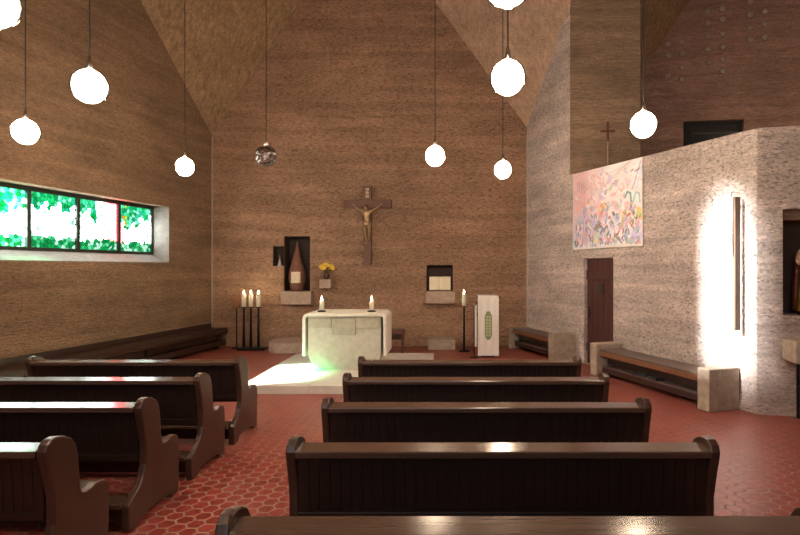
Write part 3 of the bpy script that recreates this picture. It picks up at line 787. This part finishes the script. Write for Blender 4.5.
# ------------------------------------------------------------------ wall benches
def bench(name, M, ln, label, stubs, group, far=(.2, .55)):
    """local x along the wall, y = -distance from the wall"""
    r = bpy.data.objects.new(name, None); COL.objects.link(r); r.matrix_world = M; tag(r, label, 'bench', group)
    if stubs:
        for x, w, h in ((0, *far), (ln - .2, .2, .55)):
            bm = new(); box(bm, x, x + w, -.52, -.015, 0, h); obj('concrete_end', bm, BLOCK, r, bevel=.015)
        a, b = far[0], ln - .2
    else:
        a, b = 0, ln
        for x in (.12, ln * .33, ln * .66, ln - .22):
            bm = new(); box(bm, x, x + .08, -.34, -.03, 0, .40); obj('support', bm, DARKW, r)
    bm = new(); box(bm, a, b, -.46, -.02, .42, .455); obj('seat', bm, BENCHTOP if stubs else DARKW, r, bevel=.01)
    bm = new(); box(bm, a, b, -.47, -.435, .355, .425); obj('seat_rail', bm, BENCHRAIL if stubs else DARKW, r, bevel=.006)
    bm = new(); box(bm, a, b, -.30, -.27, .20, .36); obj('riser', bm, DARKW, r)
    bm = new(); box(bm, a, b, -.42, -.10, .155, .185); obj('lower_shelf', bm, BENCHTOP if stubs else DARKW, r, bevel=.005)
    bm = new(); box(bm, a, b, -.41, -.38, .07, .16); obj('lower_rail', bm, DARKW, r, bevel=.004)
    if not stubs:
        bm = new(); box(bm, a, b, -.05, -.02, .44, .56); obj('back_strip', bm, DARKW, r, bevel=.005)
    return r
def RMat(s): 
    M = frame_matrix(CR, RD, ROUT).copy(); M.translation = Vector((CR[0] + RD.x * s, CR[1] + RD.y * s, 0)); return M
bench('wall_bench', RMat(.08), 1.99, 'short bench between concrete ends in the far corner behind the lectern', True, 'benches with concrete ends', (.1, .47))
bench('wall_bench', RMat(3.28), 2.60, 'long bench between concrete ends beside the wooden door', True, 'benches with concrete ends')
s0 = ls(5.2); M = LM.copy(); M.translation = LM @ Vector((s0, 0, 0))
bench('wall_bench', M, ls(12.40) - s0, 'long dark wooden bench along the wall under the stained glass window', False, None)
# hymn books on the bench shelf
for q, (s, rz, lab) in enumerate(((4.42, .2, 'dark closed hymn book on the bench shelf, the end nearer the door'), (4.72, -.15, 'dark closed hymn book on the bench shelf, the end nearer the wall board'))):
    M = RMat(s) @ Matrix.Translation((0, -.36, .187)) @ Matrix.Rotation(rz, 4, 'Z')
    r = bpy.data.objects.new('hymn_book', None); COL.objects.link(r); r.matrix_world = M; tag(r, lab, 'book', 'hymn books on the bench shelf')
    bm = new(); box(bm, -.11, .11, -.065, .065, .004, .034); obj('page_block', bm, PAPER, r)
    bm = new(); box(bm, -.115, .115, -.07, .07, 0, .006); box(bm, -.115, .115, -.07, .07, .032, .038); box(bm, -.115, .115, -.07, -.064, 0, .038); box(bm, -.115, -.109, -.07, .07, 0, .038); box(bm, .109, .115, -.07, .07, 0, .038); obj('cover', bm, BOOKC, r)

# ------------------------------------------------------------------ banner over the gallery parapet
def banner():
    s0, s1 = 1.982, 4.034
    def top(s): return 3.765 - .158 * s / 6.126 - .012
    nx, nz = 160, 116
    rnd = random.Random(11)
    marks = []     # soft strokes: (u0,v0,u1,v1,width,colour,strength)
    pink = (.80, .42, .36); vio = (.40, .36, .62); teal = (.12, .36, .40); grn = (.18, .34, .14); org = (.80, .40, .06); yel = (.82, .60, .10); redd = (.58, .12, .08); ink = (.26, .16, .22); cream = (.86, .70, .52)
    def stroke(pts, w, c, k=.8):
        for (a, b), (c2, d) in zip(pts, pts[1:]): marks.append((a, b, c2, d, w, c, k))
    for q in range(7):   # violet folds
        u = .19 + q * .035
        stroke([(u + .012 * math.sin(q + j), .03 + j * .075) for j in range(6)], .010, vio if q % 2 else (.55, .50, .72), .8)
    stroke([(.17, .5), (.19, .42), (.17, .2)], .008, ink, .6); stroke([(.17, .5), (.27, .53), (.4, .52)], .008, vio, .6)
    stroke([(.44, .50), (.47, .55), (.53, .54), (.55, .47), (.52, .40), (.46, .38), (.44, .46)], .012, (.40, .25, .10), .7)
    stroke([(.47, .42), (.49, .52)], .035, org, .9)
    stroke([(.38, .18), (.40, .30), (.43, .26)], .028, grn, .75); stroke([(.41, .34), (.45, .30)], .016, redd, .6)
    stroke([(.78, .58), (.81, .64), (.85, .62), (.86, .52), (.85, .43)], .016, teal, .9)
    stroke([(.88, .50), (.92, .62), (.96, .60), (.97, .50)], .014, (.2, .5, .52), .8)
    stroke([(.74, .22), (.76, .36), (.80, .30), (.78, .42)], .022, (.45, .40, .12), .8); stroke([(.81, .36), (.84, .38)], .022, redd, .9)
    stroke([(.93, .30), (.96, .42), (.98, .32)], .03, yel, .9)
    stroke([(.5, .9), (.7, .93), (.84, .98)], .006, ink, .35); stroke([(.5, .75), (.62, .85), (.86, .99)], .006, ink, .4)
    stroke([(.98, .96), (.90, .72), (.87, .66)], .012, vio, .7); stroke([(.99, .9), (.93, .66)], .02, (.55, .66, .80), .7)
    stroke([(.48, .98), (.49, .80), (.46, .7)], .016, (.62, .50, .66), .6)
    stroke([(.71, .70), (.73, .66), (.77, .70)], .010, (.5, .25, .12), .7)
    for q in range(4): stroke([(.08 + q * .035, .88 - .02 * q), (.085 + q * .035, .76 - .02 * q)], .008, ink, .6)
    for q in range(170):
        u, v = rnd.uniform(.03, .97), .03 + .36 * rnd.random() ** 1.6; d = rnd.uniform(-.03, .03)
        stroke([(u, v), (u + d, v + rnd.uniform(.02, .06))], .011, rnd.choice((grn, teal, ink, vio, redd, (.4, .2, .12), (.25, .22, .5), (.1, .3, .12))), 1.0)
    for q in range(190):
        u, v = rnd.uniform(.03, .97), rnd.uniform(.2, .95); d = rnd.uniform(-.05, .05)
        stroke([(u, v), (u + d, v + rnd.uniform(-.05, .05))], rnd.choice((.006, .008, .014)), rnd.choice((pink, vio, ink, pink, (.70, .30, .34), (.9, .86, .9), (.62, .55, .75))), .75)
    stroke([(.86, .09), (.95, .10)], .022, ink, .8); stroke([(.08, .25), (.12, .27)], .03, (.3, .28, .5), .7); stroke([(.06, .28), (.07, .06)], .008, ink, .6)
    for q in range(90):
        u, v = rnd.uniform(.03, .97), .03 + .8 * rnd.random() ** 1.5; d = rnd.uniform(-.04, .04)
        stroke([(u, v), (u + d, v + rnd.uniform(.0, .06))], rnd.uniform(.02, .045), rnd.choice(((.35, .45, .62), (.55, .5, .8), (.8, .45, .5), (.85, .65, .4), (.45, .6, .45), (.8, .5, .62), (.9, .88, .9), (.62, .42, .5))), .6)
    def base(u, v):
        k = min(1, max(0, (u - .2) / .3)); p = tuple(a + (b - a) * k for a, b in zip((.80, .53, .56), (.84, .77, .80)))
        k = min(1, max(0, (.55 - v) * 2.2)); p = tuple(a + (b - a) * k for a, b in zip(p, (.66, .63, .84) if u < .45 else (.80, .79, .90)))
        w = .06 * math.sin(17 * u + 5 * math.sin(9 * v)) * math.sin(13 * v + 3 * u)
        return tuple(max(0, a + w) for a in p)
    bm = new(); cols = []
    V_ = [[None] * (nz + 1) for _ in range(nx + 1)]
    for a in range(nx + 1):
        for c in range(nz + 1):
            u, v = a / nx, c / nz; s = s0 + (s1 - s0) * u; zb = 2.205; z = zb + (top(s) - zb) * v
            wv = .006 * math.sin(9 * u + 2 * v)
            V_[a][c] = bm.verts.new(RM @ Vector((s, -.028 + wv, z)))
            p = base(u, v)
            for (ua, va, ub, vb, w, cc, k) in marks:
                if min(ua, ub) - w > u or max(ua, ub) + w < u or min(va, vb) - w > v or max(va, vb) + w < v: continue
                dx, dy = ub - ua, vb - va; q = ((u - ua) * dx + (v - va) * dy) / (dx * dx + dy * dy + 1e-9); q = min(1, max(0, q))
                d = math.hypot(u - ua - q * dx, v - va - q * dy)
                if d < w:
                    kk = k * min(1, (1 - d / w) * 2); p = tuple(x + (y - x) * kk for x, y in zip(p, cc))
            if v < .018 or u < .008: p = (.82, .78, .74)
            cols.append(p)
    for a in range(nx):
        for c in range(nz): bm.faces.new((V_[a][c], V_[a + 1][c], V_[a + 1][c + 1], V_[a][c + 1]))
    bm.verts.index_update()
    me = bpy.data.meshes.new('painted_cloth'); bm.to_mesh(me); bm.free()
    at = me.color_attributes.new('Col', 'FLOAT_COLOR', 'POINT')
    for i, c in enumerate(cols): at.data[i].color = (*c, 1)
    me.materials.append(PAINT)
    r = thing('painted_banner', (0, 0, 0), 0, 'large pink painted cloth banner hanging from the gallery edge above the door', 'banner')
    o = bpy.data.objects.new('painted_cloth', me); COL.objects.link(o); o.parent = r
    m = o.modifiers.new('thickness', 'SOLIDIFY'); m.thickness = .006
    bm = new(); tube(bm, [RM @ Vector((s0, -.012, 2.205)), RM @ Vector((s1, -.012, 2.205))], .012); obj('weight_rod', bm, WHITEP, r)
banner()

# slim processional cross standing on the gallery behind the parapet
pc = thing('processional_cross', (3.13, 10.25, 2.65), 0, 'slim dark cross on a thin gilt staff behind the gallery edge above the banner', 'cross')
bm = new(); tube(bm, [(0, 0, .02), (0, 0, 1.72)], .012, 8); obj('staff', bm, BRONZE, pc)
bm = new(); box(bm, -.022, .022, -.015, .015, 1.62, 2.0); box(bm, -.14, .14, -.015, .015, 1.80, 1.845); obj('cross_head', bm, CROSSW, pc, bevel=.005)
bm = new(); lathe(bm, [(.14, 0), (.14, .02), (.03, .04)], 18); obj('base', bm, BLACK, pc)

# tall narrow board on brackets
wb = bpy.data.objects.new('wall_board', None); COL.objects.link(wb); wb.matrix_world = RMat(5.92); tag(wb, 'tall narrow wooden board fixed upright in the bright light patch', 'board')
bm = new(); box(bm, -.02, .02, -.155, -.06, 1.04, 2.76); obj('panel', bm, BOARDW, wb, bevel=.008)
for z in (1.2, 2.6):
    bm = new(); box(bm, -.015, .015, -.07, .01, z, z + .04); obj('bracket', bm, STEEL, wb)
bm = new(); tube(bm, [(-.03, -.02, 2.82), (-.03, -.17, 2.82), (-.005, -.19, 2.80), (-.005, -.17, 2.0)], .006, 8); obj('steel_rod', bm, STEEL, wb)

# niche with a carved figure, and the rack in front
FM = frame_matrix(EDGE, FD, FOUT)
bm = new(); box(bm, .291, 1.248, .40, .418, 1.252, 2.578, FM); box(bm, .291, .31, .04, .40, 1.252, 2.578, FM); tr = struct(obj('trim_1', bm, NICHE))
SM = FM.copy(); SM.translation = FM @ Vector((.67, .22, 1.25))
sr = bpy.data.objects.new('carved_statue', None); COL.objects.link(sr); sr.matrix_world = SM; tag(sr, 'carved statue in gold and dark red robes inside the wall niche', 'statue')
bm = new(); lathe(bm, [(.15, .0), (.155, .03), (.12, .05)], 20); obj('base', bm, BLACK, sr, True)
V = [(0, 0, .50, (.10, .08)), (0, 0, .65, (.085, .07)), (0, 0, .76, (.10, .07)), (0, 0, .83, (.07, .05)), (0, -.01, .88, .032), (0, -.02, .93, (.05, .055)), (0, -.02, .98, (.052, .058)), (0, -.015, 1.02, .035)]
Ed = [(i, i + 1) for i in range(7)]
for s in (-1, 1):
    hnd = chain(3, [(s * .12, 0, .79, .045), (s * .15, -.03, .66, .036), (s * .09, -.11, .65, .026), (s * .03, -.14, .70, (.022, .012))])
    for q in range(4): chain(hnd, [(s * (.02 - q * .004), -.146 + q * .008, .73, .007), (s * (.014 - q * .004), -.150 + q * .008, .755 - q * .004, .006)])
    chain(hnd, [(s * .03, -.155, .715, .008), (s * .025, -.165, .73, .006)])
    chain(0, [(s * .05, 0, .42, .07), (s * .055, -.02, .25, .05), (s * .055, 0, .08, .035), (s * .06, -.06, .06, .026)])
bd = skin_body('figure', V, Ed, SKIN, sr)
bm = new()
n = 28
prof = [(.17, .05), (.165, .2), (.14, .42), (.115, .58), (.12, .70), (.125, .78), (.07, .84)]
lathe(bm, prof, n, cap=False)
for v in bm.verts:
    a = math.atan2(v.co.y, v.co.x); v.co.x *= 1 + .08 * math.sin(9 * a); v.co.y *= 1 + .08 * math.sin(9 * a)
obj('robe', bm, GOLD, bd, True)
bm = new(); lathe(bm, [(.20, .06), (.19, .3), (.165, .6), (.155, .76), (.08, .87), (.07, .98), (.05, 1.04), (.01, 1.05)], n, (0, .03, 0), cap=False)
for f in [f for f in bm.faces if f.calc_center_median().y < -.05]: bm.faces.remove(f)
mo = obj('mantle', bm, ROBE, bd, True); mm = mo.modifiers.new('thickness', 'SOLIDIFY'); mm.thickness = .008
bm = new(); lathe(bm, [(.06, 1.035), (.075, 1.10), (.055, 1.045)], 12, cap=False); obj('crown', bm, GOLD, bd)
RK = FM.copy(); RK.translation = FM @ Vector((.27, -.42, 0))
rk = bpy.data.objects.new('votive_rack', None); COL.objects.link(rk); rk.matrix_world = RK; tag(rk, 'black metal rack with a pale concrete end below the statue niche', 'rack')
bm = new(); box(bm, 0, .17, -.02, .40, .72, .98); obj('concrete_block', bm, BLOCK, rk, bevel=.015)
bm = new(); box(bm, .17, 1.2, 0, .36, .86, .94); obj('tray', bm, BLACK, rk, bevel=.006)
for x, y in ((.15, .0), (.15, .34), (1.15, .0), (1.15, .34)):
    bm = new(); box(bm, x, x + .03, y, y + .03, 0, .88 if x > .5 else .72); obj('leg', bm, BLACK, rk)
bm = new(); box(bm, .15, 1.18, .005, .025, .38, .40); box(bm, .155, .175, 0, .36, .38, .40); obj('stretcher', bm, BLACK, rk)

# ------------------------------------------------------------------ pendant globe lamps
LAMPS = [(-2.69, 3.16, 'lit globe lamp cut off at the upper left corner'), (-3.08, 4.62, 'large lit globe lamp hanging above the stained glass window'),
         (-4.85, 6.16, 'lit globe lamp hanging lowest at the far left, just over the window'), (-4.06, 8.32, 'small lit globe lamp before the corner of window wall and back wall'),
         (-.14, 7.51, 'lit globe lamp hanging between crucifix and lectern'), (.93, 8.57, 'smallest lit globe lamp, in front of the far right corner'),
         (.52, 4.41, 'large lit globe lamp with another one right above it'), (.34, 2.90, 'lit globe lamp cut off by the top edge of the view'),
         (7.3, 9.3, 'added globe lamp over the gallery, unseen, lighting the dark gallery wall'), (-2.3, 1.5, 'added globe lamp behind the viewpoint, unseen, lighting the window wall pews'),  # two lamps added out of view to light what the others miss
         (2.18, 5.86, 'lit globe lamp in front of the dark tower and gallery')]
def lamp(lit):
    r = thing('pendant_lamp', (0, 0, 3.42), 0, None, 'lamp', 'globe lamps hanging from the roof')
    bm = new(); sphere(bm, (0, 0, 0), .15, 32, 20); obj('glass_globe', bm, GLOBE if lit else GLOBEU, r, True)
    bm = new(); lathe(bm, [(.022, .14), (.03, .155), (.02, .21), (.008, .26)], 16); obj('socket', bm, STEEL, r, True)
    bm = new(); sphere(bm, (0, 0, 0.0), .13 if lit else .035, 20, 14, (1, 1, 1.1)); obj('bulb', bm, BULB if lit else simple('dead_bulb', (.55, .5, .5), .2), r, True)
    return r
def hang(r, x, y):
    h = ceil_at(x, y) + .05 - r.location.z
    bm = new(); tube(bm, [(0, 0, .24), (0, 0, h)], .006, 6); obj('cord', bm, CORD, r)
l0 = lamp(True)
for i, (x, y, lab) in enumerate(LAMPS):
    if i == 0: r = l0; r.location = (x, y, 3.42); r['label'] = lab
    else: r = dup(l0, (x, y, 5.2 if x > 6 else 3.42), 0, lab)
    r['lamp_x'] = x
todo = [o for o in COL.objects if o.type == 'EMPTY' and o.name.startswith('pendant_lamp')]
for r in todo:
    hang(r, r.location.x, r.location.y); del r['lamp_x']
u = lamp(False); u.location = (-2.52, 7.51, 3.42); u['label'] = 'unlit clear crackled glass globe lamp hanging left of the crucifix'; hang(u, -2.52, 7.51)

# ------------------------------------------------------------------ light
W = bpy.data.worlds.new('sky'); S.world = W; W.use_nodes = True
W.node_tree.nodes['Background'].inputs[0].default_value = (.75, .87, 1, 1); W.node_tree.nodes['Background'].inputs[1].default_value = 1.2
sun = bpy.data.lights.new('sun', 'SUN'); sun.energy = 52; sun.angle = math.radians(3.4); sun.color = (1, .97, .92)
so_ = bpy.data.objects.new('sun', sun); COL.objects.link(so_)
so_.rotation_euler = Vector((1, .30, -.62)).to_track_quat('-Z', 'Y').to_euler()
so_.location = (-14, 0, 9)
ar = bpy.data.lights.new('rear_fill', 'AREA'); ar.shape = 'RECTANGLE'; ar.size = 4; ar.size_y = 3.6; ar.energy = 70; ar.color = (1, .93, .88)  # soft fill added outside the unseen rear opening
ao = bpy.data.objects.new('rear_fill', ar); COL.objects.link(ao); ao.location = (-.8, -3.75, 4.4); ao.rotation_euler = (PI / 2, 0, 0)

# ------------------------------------------------------------------ camera and view
cam = bpy.data.cameras.new('camera'); co = bpy.data.objects.new('camera', cam); COL.objects.link(co)
co.location = (0, 0, 1.85); co.rotation_euler = (PI / 2, 0, 0)
cam.sensor_fit = 'HORIZONTAL'; cam.sensor_width = 36; cam.lens = 36 * 533 / 800
cam.shift_x = -45 / 800; cam.clip_start = .05
S.camera = co
S.view_settings.view_transform = 'Standard'; S.view_settings.look = 'None'; S.view_settings.gamma = 1; S.view_settings.use_curve_mapping = False
S.view_settings.exposure = .24
S.cycles.max_bounces = 8; S.cycles.diffuse_bounces = 5; S.cycles.transparent_max_bounces = 12
S.cycles.sample_clamp_indirect = 8; S.cycles.caustics_reflective = False; S.cycles.caustics_refractive = False
